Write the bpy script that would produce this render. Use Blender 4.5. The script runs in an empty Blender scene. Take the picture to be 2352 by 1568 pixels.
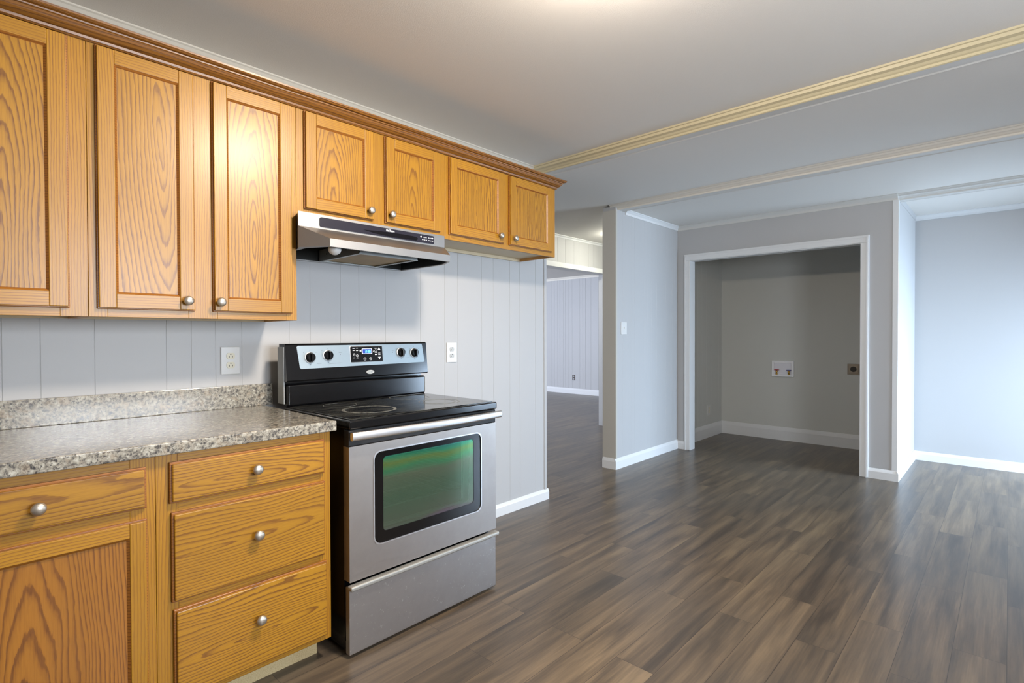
import bpy, bmesh, math, random
from mathutils import Vector, Matrix
random.seed(7)
SC = bpy.context.scene
COL = SC.collection
PI = math.pi

# ------------------------------------------------------------------ camera, world, light, exposure
cam_data = bpy.data.cameras.new('camera')
cam_data.sensor_width = 36.0
cam_data.lens = 36.0 * 1219.77 / 2352.0
cam_data.clip_start = 0.05
cam = bpy.data.objects.new('camera', cam_data)
COL.objects.link(cam)
YAW, PIT, ROLL = math.radians(46.8588), math.radians(-0.68393), math.radians(-0.14414)
fwd = Vector((math.sin(YAW) * math.cos(PIT), math.cos(YAW) * math.cos(PIT), math.sin(PIT)))
r0 = Vector((math.cos(YAW), -math.sin(YAW), 0)); u0 = r0.cross(fwd)
rgt = r0 * math.cos(ROLL) + u0 * math.sin(ROLL); upv = rgt.cross(fwd)
cam.matrix_world = Matrix(((rgt.x, upv.x, -fwd.x, 0), (rgt.y, upv.y, -fwd.y, 0), (rgt.z, upv.z, -fwd.z, 1.20), (0, 0, 0, 1)))
SC.camera = cam
SC.view_settings.view_transform = 'Standard'
SC.view_settings.look = 'None'
SC.view_settings.gamma = 1.0
SC.view_settings.exposure = 0.45
SC.cycles.use_denoising = True
SC.cycles.max_bounces = 8
SC.cycles.diffuse_bounces = 5
SC.cycles.glossy_bounces = 4
SC.cycles.caustics_reflective = False
SC.cycles.caustics_refractive = False
SC.cycles.sample_clamp_indirect = 6.0

world = bpy.data.worlds.new('sky'); SC.world = world; world.use_nodes = True
bg = world.node_tree.nodes['Background']
bg.inputs[0].default_value = (0.62, 0.78, 1.0, 1); bg.inputs[1].default_value = 1.2

def area_light(name, loc, target, sx, sy, power, color):
    d = bpy.data.lights.new(name, 'AREA'); d.shape = 'RECTANGLE'; d.size = sx; d.size_y = sy
    d.energy = power; d.color = color
    o = bpy.data.objects.new(name, d); COL.objects.link(o)
    o.location = loc
    o.rotation_euler = (Vector(target) - Vector(loc)).to_track_quat('-Z', 'Y').to_euler()
    return o
# daylight through the windows; the kitchen one is unseen, added as fill (each lamp sits in a window opening, outside its pane)
DAY = (0.60, 0.78, 1.0); YBK = -1.6
area_light('daylight_glass_door', (5.35, YBK - .16, 0.86), (5.35, YBK + 1.6, 0.15), 1.5, 1.5, 118, DAY).data.spread = math.radians(130)
area_light('fill_kitchen_window', (1.2, YBK - .16, 1.5), (1.2, 0, 1.2), 1.5, 1.0, 105, (0.86, 0.92, 1.0))  # unseen window lamp, added as even fill from behind the camera
area_light('daylight_far_window', (2.80, 7.8, 1.35), (8, 7.0, 1.0), 1.6, 1.3, 340, (0.74, 0.82, 1.0))

# ------------------------------------------------------------------ helpers
WP = {}     # world position of each object's origin
class G:
    """collects faces for ONE mesh object (world coordinates, metres)"""
    def __init__(s): s.v = []; s.f = []; s.m = []; s.sm = []; s.wn = False
    def poly(s, pts, m=0, smooth=False):
        b = len(s.v); s.v += [tuple(p) for p in pts]; s.f.append(tuple(range(b, b + len(pts)))); s.m.append(m); s.sm.append(smooth)
    def mesh(s, vs, fs, m=0, smooth=False):
        b = len(s.v); s.v += [tuple(p) for p in vs]
        for f in fs: s.f.append(tuple(b + i for i in f)); s.m.append(m); s.sm.append(smooth)
    def box(s, x0, x1, y0, y1, z0, z1, m=0, bev=0.0, seg=2, sm=None):
        if x0 > x1: x0, x1 = x1, x0
        if y0 > y1: y0, y1 = y1, y0
        if z0 > z1: z0, z1 = z1, z0
        bm = bmesh.new(); bmesh.ops.create_cube(bm, size=1)
        for v in bm.verts:
            v.co = Vector(((x0 + x1) / 2 + v.co.x * (x1 - x0), (y0 + y1) / 2 + v.co.y * (y1 - y0), (z0 + z1) / 2 + v.co.z * (z1 - z0)))
        if bev > 0: bmesh.ops.bevel(bm, geom=bm.edges[:], offset=bev, segments=seg, affect='EDGES', profile=0.5)
        bm.verts.index_update()
        if bev > .0045: s.wn = True
        s.mesh([v.co.copy() for v in bm.verts], [[v.index for v in f.verts] for f in bm.faces], m, (bev > .0045) if sm is None else sm)
        bm.free(); return s
    def extrude(s, prof, axis, a, b, m=0, smooth=False, capm=None):
        """closed profile of 2D points swept along an axis from a to b. axis x: (y,z); y: (x,z); z: (x,y)"""
        def P(p, t): return {'x': (t, p[0], p[1]), 'y': (p[0], t, p[1]), 'z': (p[0], p[1], t)}[axis]
        n = len(prof); vs = [P(p, a) for p in prof] + [P(p, b) for p in prof]
        s.mesh(vs, [(i, (i + 1) % n, n + (i + 1) % n, n + i) for i in range(n)], m, smooth)
        s.mesh(vs, [tuple(range(n))[::-1], tuple(range(n, 2 * n))], m if capm is None else capm, False)
        return s
    def lathe(s, prof, c, d, n=28, m=0, smooth=True):
        """profile (radius, height along d) turned about axis d through c"""
        c = Vector(c); d = Vector(d).normalized(); a = d.orthogonal().normalized(); b = d.cross(a)
        vs = []; fs = []
        for (r, h) in prof:
            for i in range(n):
                t = 2 * PI * i / n; vs.append(c + d * h + (a * math.cos(t) + b * math.sin(t)) * r)
        k = len(prof)
        for j in range(k - 1):
            for i in range(n): fs.append((j * n + i, j * n + (i + 1) % n, (j + 1) * n + (i + 1) % n, (j + 1) * n + i))
        s.mesh(vs, fs, m, smooth)
        s.mesh(vs, [tuple(range(n))[::-1], tuple(range((k - 1) * n, k * n))], m, False)
        return s
    def tube(s, pts, r, n=10, m=0):
        pts = [Vector(p) for p in pts]; vs = []; fs = []
        for i, p in enumerate(pts):
            t = (pts[min(i + 1, len(pts) - 1)] - pts[max(i - 1, 0)]).normalized()
            a = t.orthogonal().normalized() if i == 0 else (pa - t * pa.dot(t)).normalized()
            pa = a; b = t.cross(a)
            for k in range(n): vs.append(p + (a * math.cos(2 * PI * k / n) + b * math.sin(2 * PI * k / n)) * r)
        for i in range(len(pts) - 1):
            for k in range(n): fs.append((i * n + k, i * n + (k + 1) % n, (i + 1) * n + (k + 1) % n, (i + 1) * n + k))
        s.mesh(vs, fs, m, True); s.mesh(vs, [tuple(range(n))[::-1], tuple(range(len(vs) - n, len(vs)))], m); return s

def build(name, g, mats, parent=None, **props):
    me = bpy.data.meshes.new(name)
    c = Vector([(min(v[i] for v in g.v) + max(v[i] for v in g.v)) / 2 for i in range(3)])
    me.from_pydata([Vector(v) - c for v in g.v], [], g.f)
    bm = bmesh.new(); bm.from_mesh(me)
    bmesh.ops.remove_doubles(bm, verts=bm.verts, dist=1e-5)
    bmesh.ops.recalc_face_normals(bm, faces=bm.faces)
    bm.to_mesh(me); bm.free()
    if not isinstance(mats, (list, tuple)): mats = [mats]
    for m in mats: me.materials.append(m)
    if len(me.polygons) == len(g.f):
        me.polygons.foreach_set('material_index', g.m); me.polygons.foreach_set('use_smooth', g.sm)
    if any(g.sm): me.set_sharp_from_angle(angle=math.radians(38))
    o = bpy.data.objects.new(name, me); COL.objects.link(o)
    if g.wn: md = o.modifiers.new('weighted', 'WEIGHTED_NORMAL'); md.keep_sharp = True; md.weight = 100
    if parent is not None:
        o.parent = parent; o.location = c - WP[parent.name]
    else: o.location = c
    WP[o.name] = c
    for k, v in props.items(): o[k] = v
    return o
def thing(name, loc, label, category, group=None):
    o = bpy.data.objects.new(name, None); COL.objects.link(o); o.empty_display_size = 0.05
    o.location = loc; WP[o.name] = Vector(loc); o['label'] = label; o['category'] = category
    if group: o['group'] = group
    return o
def struct(name, g, mats, **k): return build(name, g, mats, None, kind='structure', **k)

# ------------------------------------------------------------------ materials
def lin(c): return tuple((x / 12.92 if x <= 0.04045 else ((x + 0.055) / 1.055) ** 2.4) for x in [v / 255 for v in c]) + (1,)
class M:
    def __init__(s, name, rough=0.5, metal=0.0, color=None, spec=None, coat=0.0):
        s.mat = bpy.data.materials.new(name); s.mat.use_nodes = True; s.t = s.mat.node_tree; s.n = s.t.nodes
        s.b = s.n['Principled BSDF']; s.b.inputs['Roughness'].default_value = rough; s.b.inputs['Metallic'].default_value = metal
        if color: s.b.inputs['Base Color'].default_value = color
        if spec is not None: s.b.inputs['Specular IOR Level'].default_value = spec
        if coat: s.b.inputs['Coat Weight'].default_value = coat; s.b.inputs['Coat Roughness'].default_value = 0.12
    def add(s, typ, **kw):
        nd = s.n.new(typ)
        for k, v in kw.items(): setattr(nd, k, v)
        return nd
    def set(s, nd, sock, v):
        if hasattr(v, 'outputs'): v = v.outputs[0]
        if isinstance(v, bpy.types.NodeSocket): s.t.links.new(v, nd.inputs[sock])
        else: nd.inputs[sock].default_value = v
    def math(s, op, a, b=0.0, c=None):
        nd = s.add('ShaderNodeMath', operation=op); s.set(nd, 0, a); s.set(nd, 1, b)
        if c is not None: s.set(nd, 2, c)
        return nd.outputs[0]
    def coords(s, scale, kind='Object', rand=True):
        tc = s.add('ShaderNodeTexCoord'); v = tc.outputs[kind]
        if rand:
            oi = s.add('ShaderNodeObjectInfo'); cm = s.add('ShaderNodeVectorMath', operation='MULTIPLY_ADD')
            s.set(cm, 0, oi.outputs['Random']); cm.inputs[1].default_value = (37.1, 19.3, 53.7); s.set(cm, 2, v); v = cm.outputs[0]
        mp = s.add('ShaderNodeMapping'); s.set(mp, 'Vector', v); mp.inputs['Scale'].default_value = scale
        return mp.outputs[0]
    def noise(s, vec, scale, detail=2.0, rough=0.5, dist=0.0):
        nd = s.add('ShaderNodeTexNoise'); s.set(nd, 'Vector', vec); nd.inputs['Scale'].default_value = scale
        nd.inputs['Detail'].default_value = detail; nd.inputs['Roughness'].default_value = rough; nd.inputs['Distortion'].default_value = dist
        return nd.outputs[0]
    def ramp(s, fac, stops, interp='LINEAR'):
        nd = s.add('ShaderNodeValToRGB'); s.set(nd, 'Fac', fac); e = nd.color_ramp.elements; nd.color_ramp.interpolation = interp
        while len(e) < len(stops): e.new(0.5)
        for i, (p, c) in enumerate(stops): e[i].position = p; e[i].color = c
        return nd.outputs[0]
    def mix(s, fac, a, b, mode='MIX'):
        nd = s.add('ShaderNodeMix', data_type='RGBA', blend_type=mode)
        s.set(nd, 0, fac); s.set(nd, 6, a); s.set(nd, 7, b); return nd.outputs[2]
    def bump(s, h, strength=0.3, dist=0.01):
        nd = s.add('ShaderNodeBump'); nd.inputs['Strength'].default_value = strength; nd.inputs['Distance'].default_value = dist
        s.set(nd, 'Height', h); s.t.links.new(nd.outputs[0], s.b.inputs['Normal'])
    def col(s, v): s.set(s.b, 'Base Color', v); return s

def oak(name, axis, freq, taper, base, dark, cath=True, wob=.035):
    """oak: growth rings cut as hyperbolas (cathedral grain) or, for stiles and rails, as near-straight lines"""
    m = M(name, rough=0.38, coat=0.15); m.b.inputs['Coat Roughness'].default_value = 0.26
    tc = m.add('ShaderNodeTexCoord'); sx = m.add('ShaderNodeSeparateXYZ'); m.set(sx, 0, tc.outputs['Object'])
    oi = m.add('ShaderNodeObjectInfo'); rnd = oi.outputs['Random']
    rnd2 = m.math('FRACT', m.math('MULTIPLY', rnd, 17.31)); rnd3 = m.math('FRACT', m.math('MULTIPLY', rnd, 91.7))
    along, across = (sx.outputs[2], sx.outputs[0]) if axis == 'z' else (sx.outputs[0], sx.outputs[2])
    st = {'z': (1, 1, .16), 'x': (.16, 1, 1)}[axis]
    n1 = m.noise(m.coords(st), 7.0, 2.0, .5); n2 = m.noise(m.coords(st), 4.0, 1.0, .4)
    X = m.math('ADD', across, m.math('MULTIPLY', m.math('SUBTRACT', n1, .5), wob * 2))
    X = m.math('ADD', X, m.math('MULTIPLY', m.math('SUBTRACT', rnd2, .5), .10 if cath else .06))
    if not cath: X = m.math('ADD', X, .22)
    Z = m.math('MULTIPLY', m.math('ADD', along, m.math('MULTIPLY', m.math('SUBTRACT', rnd3, .5), .9)), taper)
    Z = m.math('ADD', Z, m.math('MULTIPLY', m.math('SUBTRACT', n2, .5), wob * 2.2))
    r = m.math('SQRT', m.math('ADD', m.math('MULTIPLY', X, X), m.math('MULTIPLY', Z, Z)))
    jag = m.noise(m.coords({'z': (1, 1, .22), 'x': (.22, 1, 1)}[axis]), 90, 2.0, 0.6)
    slow = m.noise(m.coords(st), 14.0, 2.0, .5)
    val = m.math('ADD', m.math('MULTIPLY', r, freq), m.math('ADD', m.math('MULTIPLY', jag, 0.55), m.math('MULTIPLY', slow, 1.6)))
    fr = m.math('FRACT', val)
    line = m.ramp(fr, [(0.0, (.1, .1, .1, 1)), (0.10, (0, 0, 0, 1)), (0.45, (.06, .06, .06, 1)), (0.68, (.42, .42, .42, 1)), (0.82, (1, 1, 1, 1)), (0.95, (.9, .9, .9, 1)), (1.0, (.1, .1, .1, 1))])
    pores = m.noise(m.coords({'z': (1, 1, 0.03), 'x': (0.03, 1, 1)}[axis]), 420, 2.0, 0.6)
    pr = m.ramp(pores, [(0.0, (1, 1, 1, 1)), (0.40, (.9, .9, .9, 1)), (0.52, (0, 0, 0, 1)), (1.0, (0, 0, 0, 1))])
    big = m.noise(m.coords({'z': (1, 1, .2), 'x': (.2, 1, 1)}[axis]), 5, 2.0, 0.5)
    strength = m.math('ADD', .50, m.math('MULTIPLY', big, .5))
    amt = m.math('ADD', m.math('MULTIPLY', line, strength), m.math('MULTIPLY', pr, 0.20))
    c0 = m.mix(m.ramp(big, [(0.3, (0, 0, 0, 1)), (0.7, (1, 1, 1, 1))]), lin(base), lin(tuple(min(255, int(x * 1.10)) for x in base)))
    m.col(m.mix(amt, c0, lin(dark)))
    m.bump(m.math('SUBTRACT', 1.0, amt), 0.10, 0.001)
    return m.mat
OB, OD = (160, 115, 28), (108, 65, 23)
oak_panel = oak('oak_cathedral_vertical', 'z', 88, .13, OB, OD, wob=.048)
oak_stile = oak('oak_straight_vertical', 'z', 130, .06, OB, (134, 88, 30), cath=False, wob=.008)
oak_rail = oak('oak_straight_horizontal', 'x', 120, .06, OB, (134, 88, 30), cath=False, wob=.012)
oak_front = oak('oak_drawer_horizontal', 'x', 96, .10, OB, OD, wob=.05)
oak_dark = oak('oak_crown_horizontal', 'x', 120, .04, (126, 82, 28), (76, 43, 16), cath=False, wob=.01)
oak_lower_panel = oak('oak_lower_door_vertical', 'z', 105, .11, (148, 98, 34), (108, 64, 26))

def plain(name, c, rough=0.5, metal=0.0, spec=None, vary=0.0, coat=0.0):
    m = M(name, rough, metal, lin(c), spec, coat)
    if vary:
        n = m.noise(m.coords((1, 1, 1)), 3.0, 3.0)
        m.col(m.mix(m.math('MULTIPLY', n, vary), lin(c), lin(tuple(int(x * 0.8) for x in c))))
    return m.mat
def paint(name, c, rough=0.55, tex=0.0, scale=400):
    m = M(name, rough, 0, lin(c))
    if tex: m.bump(m.noise(m.coords((1, 1, 1), rand=False), scale, 3.0, 0.6), tex, 0.002)
    return m.mat
wall_paint = paint('wall_grey_paint', (180, 180, 180), 0.5, 0.05, 250)
closet_paint = paint('closet_grey_paint', (202, 203, 198), 0.55, 0.05, 250)
ceiling_paint = paint('ceiling_textured_paint', (224, 221, 215), 0.75, 0.35, 260)
white_trim = paint('white_trim_paint', (220, 221, 221), 0.35)
pale_trim = paint('pale_trim_paint', (212, 211, 206), 0.4)
pillar_paint = paint('pillar_paint', (184, 181, 172), 0.5)
cream_trim = paint('cream_trim_paint', (186, 176, 146), 0.45)
grey_trim = paint('warm_grey_trim_paint', (224, 219, 208), 0.45)
white_plastic = plain('white_plastic', (212, 212, 210), 0.3)
ivory_plastic = plain('ivory_plastic', (214, 208, 186), 0.35)
slot_dark = plain('slot_dark', (40, 36, 30), 0.6)
black_gloss = plain('black_enamel', (10, 10, 12), 0.16, spec=.6)
black_glass = None
black_matte = plain('black_plastic', (22, 22, 24), 0.5)
nickel = M('brushed_nickel', 0.40, .9, lin((190, 181, 168))).mat
chrome_grey = plain('grey_metal', (150, 152, 154), 0.4, 1.0)
brass = plain('brass_valve', (190, 150, 70), 0.35, 1.0)
red_handle = plain('red_handle', (170, 25, 30), 0.4)
blue_handle = plain('blue_handle', (30, 35, 120), 0.4)
particle = M('particle_board', 0.7, 0)
particle.col(particle.ramp(particle.noise(particle.coords((1, 1, 1)), 260, 4, .7), [(0.3, lin((170, 148, 104))), (0.7, lin((206, 188, 146)))])); particle = particle.mat
melamine = plain('melamine_interior', (206, 190, 158), 0.45)
raw_ply = plain('side_veneer', (190, 140, 78), 0.4, vary=.4)

def steel(name, c, rough, axis='x', smudge=0.5):
    m = M(name, rough, 1.0)
    br = m.noise(m.coords({'x': (0.02, 1, 1), 'z': (1, 1, .02)}[axis]), 700, 2.0, 0.5)
    sm = m.noise(m.coords((1, 1, 1)), 7, 5.0, 0.65)
    m.set(m.b, 'Roughness', m.math('ADD', m.math('MULTIPLY', m.math('ADD', br, m.math('MULTIPLY', sm, smudge * 2)), 0.12), rough - 0.10))
    m.col(m.mix(m.math('MULTIPLY', sm, smudge), lin(c), lin(tuple(int(x * .74) for x in c))))
    return m
steel_door = steel('stainless_brushed', (184, 176, 170), 0.42).mat
steel_hood = steel('stainless_hood', (164, 161, 158), 0.48, smudge=.25).mat
steel_panel = steel('stainless_panel', (152, 162, 166), 0.5, smudge=.15).mat
steel_bar = steel('stainless_bar', (226, 224, 224), 0.40, smudge=.1).mat
ms = steel('stainless_scratched', (180, 174, 170), 0.46)
sp = ms.noise(ms.coords((1, 1, 1)), 60, 6, .75)
spr = ms.ramp(sp, [(0.0, (0, 0, 0, 1)), (0.62, (0, 0, 0, 1)), (0.68, (1, 1, 1, 1))])
oldc = ms.b.inputs['Base Color'].links[0].from_socket
ms.col(ms.mix(ms.math('MULTIPLY', spr, .8), oldc, lin((215, 213, 210)))); steel_low = ms.mat

m = M('cooktop_glass', 0.07, 0, spec=1.0)
dust = m.noise(m.coords((1, 2.5, 1), rand=False), 9, 6, .65, .6)
dr = m.ramp(dust, [(0.42, (0, 0, 0, 1)), (0.75, (1, 1, 1, 1))])
m.col(m.mix(m.math('MULTIPLY', dr, .8), lin((14, 14, 15)), lin((96, 96, 88))))
m.set(m.b, 'Roughness', m.math('ADD', m.math('MULTIPLY', dr, .16), .04)); cook_glass = m.mat
m = M('burner_ring_print', 0.25); m.col(m.ramp(m.noise(m.coords((1, 1, 1)), 60, 3), [(.3, lin((95, 95, 90))), (.7, lin((150, 150, 142)))])); ring_print = m.mat

# coated oven glass: faint bands of green where the coating thickness changes, partly see-through
m = M('oven_coated_glass', 0.12, 0.55)
tc = m.add('ShaderNodeTexCoord'); sx = m.add('ShaderNodeSeparateXYZ'); m.set(sx, 0, tc.outputs['Object'])
w = m.math('ADD', m.math('MULTIPLY_ADD', sx.outputs[2], 3.0, .5), m.math('MULTIPLY', m.math('SUBTRACT', m.noise(m.coords((0.5, 1, 1.6), rand=False), 5, 1.5, .5, .4), .5), .35))
m.col(m.ramp(w, [(0.02, lin((128, 110, 128))), (0.12, lin((112, 122, 108))), (0.45, lin((98, 122, 102))), (0.66, lin((116, 128, 108))), (0.76, lin((84, 152, 112))), (0.84, lin((126, 150, 88))), (0.90, lin((74, 166, 128))), (1.0, lin((90, 160, 170)))]))
tr = m.add('ShaderNodeBsdfTransparent'); tr.inputs[0].default_value = (0.75, 0.9, 0.8, 1)
mx = m.add('ShaderNodeMixShader'); mx.inputs[0].default_value = 0.45
m.t.links.new(m.b.outputs[0], mx.inputs[1]); m.t.links.new(tr.outputs[0], mx.inputs[2])
m.t.links.new(mx.outputs[0], m.n['Material Output'].inputs[0]); oven_glass = m.mat
m = M('window_pane_glass', 0.02, 0); tr = m.add('ShaderNodeBsdfTransparent'); mx = m.add('ShaderNodeMixShader'); mx.inputs[0].default_value = .93
m.t.links.new(m.b.outputs[0], mx.inputs[1]); m.t.links.new(tr.outputs[0], mx.inputs[2]); m.t.links.new(mx.outputs[0], m.n['Material Output'].inputs[0]); pane_glass = m.mat
cavity = plain('oven_enamel', (70, 88, 78), 0.35)

# granite
m = M('speckled_granite', 0.20, 0, coat=.3)
v = m.coords((1, 1, 1), rand=False)
a = m.noise(v, 85, 4, .62, .5)
c = m.ramp(a, [(0.30, lin((58, 57, 58))), (0.40, lin((104, 101, 96))), (0.47, lin((140, 135, 124))), (0.56, lin((162, 158, 146))), (0.70, lin((190, 187, 176)))])
a2 = m.noise(v, 150, 3, .6, .3)
k = m.ramp(a2, [(0.0, (1, 1, 1, 1)), (0.36, (1, 1, 1, 1)), (0.43, (0, 0, 0, 1))])
c = m.mix(m.math('MULTIPLY', k, .85), c, lin((52, 52, 56)))
a3 = m.noise(v, 38, 2, .5)
k3 = m.ramp(a3, [(0.55, (0, 0, 0, 1)), (0.66, (1, 1, 1, 1))])
c = m.mix(m.math('MULTIPLY', k3, .22), c, lin((160, 136, 108)))
m.col(c); granite = m.mat

# vinyl plank floor, boards along x
m = M('vinyl_plank_floor', 0.30, 0, spec=.5)
v = m.coords((1, 1, 1), rand=False)
bt = m.add('ShaderNodeTexBrick'); m.set(bt, 'Vector', v); bt.offset = 0.37; bt.offset_frequency = 2; bt.squash = 1
bt.inputs['Scale'].default_value = 1.0; bt.inputs['Brick Width'].default_value = 0.92; bt.inputs['Row Height'].default_value = 0.152
bt.inputs['Mortar Size'].default_value = 0.0009; bt.inputs['Mortar Smooth'].default_value = 0.2
bt.inputs['Color1'].default_value = (0, 0, 0, 1); bt.inputs['Color2'].default_value = (1, 1, 1, 1); bt.inputs['Mortar'].default_value = (.5, .5, .5, 1)
off = m.add('ShaderNodeVectorMath', operation='MULTIPLY_ADD'); m.set(off, 0, bt.outputs['Color']); off.inputs[1].default_value = (9, 13, 5); m.set(off, 2, v)
mp = m.add('ShaderNodeMapping'); m.set(mp, 'Vector', off.outputs[0]); mp.inputs['Scale'].default_value = (.085, 1, 1)
g1 = m.noise(mp.outputs[0], 17, 5, .58, .4)
mp2 = m.add('ShaderNodeMapping'); m.set(mp2, 'Vector', off.outputs[0]); mp2.inputs['Scale'].default_value = (.03, 1, 1)
g2 = m.noise(mp2.outputs[0], 160, 3, .6)
tone = m.math('ADD', m.math('ADD', m.math('MULTIPLY', bt.outputs['Color'], .10), m.math('MULTIPLY', g1, .74)), m.math('MULTIPLY', g2, .20))
c = m.ramp(tone, [(0.27, lin((48, 42, 37))), (0.41, lin((70, 61, 52))), (0.54, lin((97, 83, 67))), (0.72, lin((130, 112, 88)))])
big = m.noise(v, .9, 2, .5)
c = m.mix(m.math('MULTIPLY', m.ramp(big, [(0.4, (0, 0, 0, 1)), (0.6, (1, 1, 1, 1))]), .35), c, lin((80, 75, 69)))
c = m.mix(bt.outputs['Fac'], c, lin((48, 42, 38)))
m.col(c); m.bump(m.math('SUBTRACT', g2, m.math('MULTIPLY', bt.outputs['Fac'], 3)), .03, .001); floor_mat = m.mat

def emis(name, c, s):
    m = M(name); m.b.inputs['Emission Color'].default_value = lin(c); m.b.inputs['Emission Strength'].default_value = s
    m.b.inputs['Base Color'].default_value = lin(c); return m.mat
lamp_glass = emis('lit_lamp_glass', (255, 239, 220), 245.0)
lcd_blue = emis('lcd_backlight', (16, 50, 140), .35)
lcd_digit = emis('lcd_digits', (110, 235, 225), 1.6)
print_white = plain('printed_white', (225, 228, 230), .5)
print_grey = plain('printed_grey', (110, 116, 120), .5)

# ------------------------------------------------------------------ dimensions
YW = 2.47; XE = 2.994; XP = 4.083; YS = 2.56; YS2 = 2.69
XF = 5.285; YC = 0.665; XR = 6.35
ZK, ZM, ZR = 2.385, 2.36, 2.335
YB = -1.6; XL = -1.7; Y3 = 3.86; XFAR = 8.78; YFAR = 9.2

# ------------------------------------------------------------------ setting
struct('floor', G().box(XL - .1, XFAR + .1, YB - .1, YFAR + .1, -.08, 0), floor_mat)
struct('ceiling', G().box(XL, 2.90, YB, YW + .14, ZK, ZK + .1), ceiling_paint)
struct('ceiling', G().box(2.90, 4.14, YB, 3.90, ZM, ZK + .1), ceiling_paint)
struct('ceiling', G().box(4.14, XF + .06, YB, YS2, ZR, ZK + .1).box(XF + .06, XFAR, YB, YS2, ZR - .012, ZK + .1), ceiling_paint)
struct('ceiling', G().box(4.14, XFAR, YS2, 3.90, ZM + .012, ZK + .1).box(2.5, 2.9, YW + .14, 3.9, ZM + .012, ZK + .1), ceiling_paint)
struct('ceiling', G().box(2.5, XFAR, 3.90, YFAR, 2.39, 2.5), ceiling_paint)

def groove_wall(grooves, a, b, face, depth, z0, z1, axis, sign, gw=0.0035, gd=0.0016):
    """grooved sheet panelling: one solid whose face carries V grooves. axis = the direction along the wall,
    face = coordinate of the visible face, sign = direction (out of the room) of the wall's body"""
    pts = [(a, face + sign * depth), (a, face)]
    for gx in sorted(grooves):
        if a + .02 < gx < b - .02: pts += [(gx - gw / 2, face), (gx - gw / 5, face + sign * gd), (gx + gw / 5, face + sign * gd), (gx + gw / 2, face)]
    pts += [(b, face), (b, face + sign * depth)]
    g = G()
    n = len(pts)
    P = (lambda p, z: (p[0], p[1], z)) if axis == 'x' else (lambda p, z: (p[1], p[0], z))
    for i in range(n):
        p, q = pts[i], pts[(i + 1) % n]; g.poly([P(p, z0), P(q, z0), P(q, z1), P(p, z1)])
    # caps as strips
    body = face + sign * depth
    for z in (z0, z1):
        for i in range(1, n - 2):
            p, q = pts[i], pts[i + 1]; g.poly([P(p, z), P(q, z), P((q[0], body), z), P((p[0], body), z)])
    return g
def rnd_grooves(a, b, seed):
    r = random.Random(seed); out = []; x = a
    while x < b:
        x += r.choice((.10, .10, .15, .20, .155, .23)); out.append(x)
    return out
sg = [-1.5, -1.35, -1.2, -1.0, -.9, -.75, -.6, -.45, -.35, -.2, -.05, 0.128, 0.226, 0.377, 0.606, 0.695, 0.787, 0.893, 1.104, 1.207, 1.367, 1.472, 1.632, 1.866, 2.044, 2.148, 2.352, 2.457, 2.613, 2.714, 2.879]
struct('wall_back', groove_wall(sg, XL, XE, YW, .12, 0, ZK, 'x', 1), wall_paint)
struct('wall_middle', groove_wall([4.201, 4.356, 4.406, 4.593, 4.647, 4.725, 4.834, 5.03, 5.158], XP, XF + .1, YS, YS2 - YS, 0, ZR + .01, 'x', 1, gw=.003, gd=.0008), wall_paint)
struct('wall_closet_front', G().box(XF, XF + .10, YC, .917, 0, ZR).box(XF, XF + .10, 2.42, YS, 0, ZR).box(XF, XF + .10, .917, 2.42, 1.972, ZR), wall_paint)
struct('wall_closet_left', groove_wall(rnd_grooves(5.40, 6.5, 3), XF + .10, 6.5, 2.574, .10, 0, ZR, 'x', 1, gw=.003, gd=.0008), closet_paint)
struct('wall_closet_back', G().box(6.5, 6.6, .76, 2.674, 0, ZR), closet_paint)
struct('wall_recess_left', G().box(XF + .1, 6.5, YC, YC + .095, 0, ZR), wall_paint)
struct('wall_right', G().box(XR, XR + .12, YB, YC, 0, ZR), wall_paint)
struct('wall_left', G().box(XL - .1, XL, YB, YW, 0, ZK), wall_paint)
def wall_with_holes(name, x0, x1, y0, y1, z1, holes):
    g = G(); x = x0
    for (a, b, za, zb) in holes:
        g.box(x, a, y0, y1, 0, z1)
        if za > 0: g.box(a, b, y0, y1, 0, za)
        g.box(a, b, y0, y1, zb, z1); x = b
    g.box(x, x1, y0, y1, 0, z1); return struct(name, g, wall_paint)
wall_with_holes('wall_front', XL, XR, YB - .12, YB, ZK, [(.45, 1.95, 1.0, 2.0), (4.6, 6.1, 0.06, 1.95)])
def window(name, x0, x1, z0, z1):
    fr = G()
    for (a, b, c, d) in ((x0, x0 + .05, z0, z1), (x1 - .05, x1, z0, z1), (x0 + .05, x1 - .05, z0, z0 + .05), (x0 + .05, x1 - .05, z1 - .05, z1), ((x0 + x1) / 2 - .025, (x0 + x1) / 2 + .025, z0 + .05, z1 - .05)):
        fr.box(a, b, YB - .09, YB - .03, c, d)
    w = struct(name, fr, white_trim)
    build('pane', G().box(x0 + .04, x1 - .04, YB - .063, YB - .057, z0 + .04, z1 - .04), pane_glass, w)
window('window_1', .45, 1.95, 1.0, 2.0)  # unseen window, added to hold the kitchen fill lamp
window('window_2', 4.6, 6.1, 0.06, 1.95)
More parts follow.
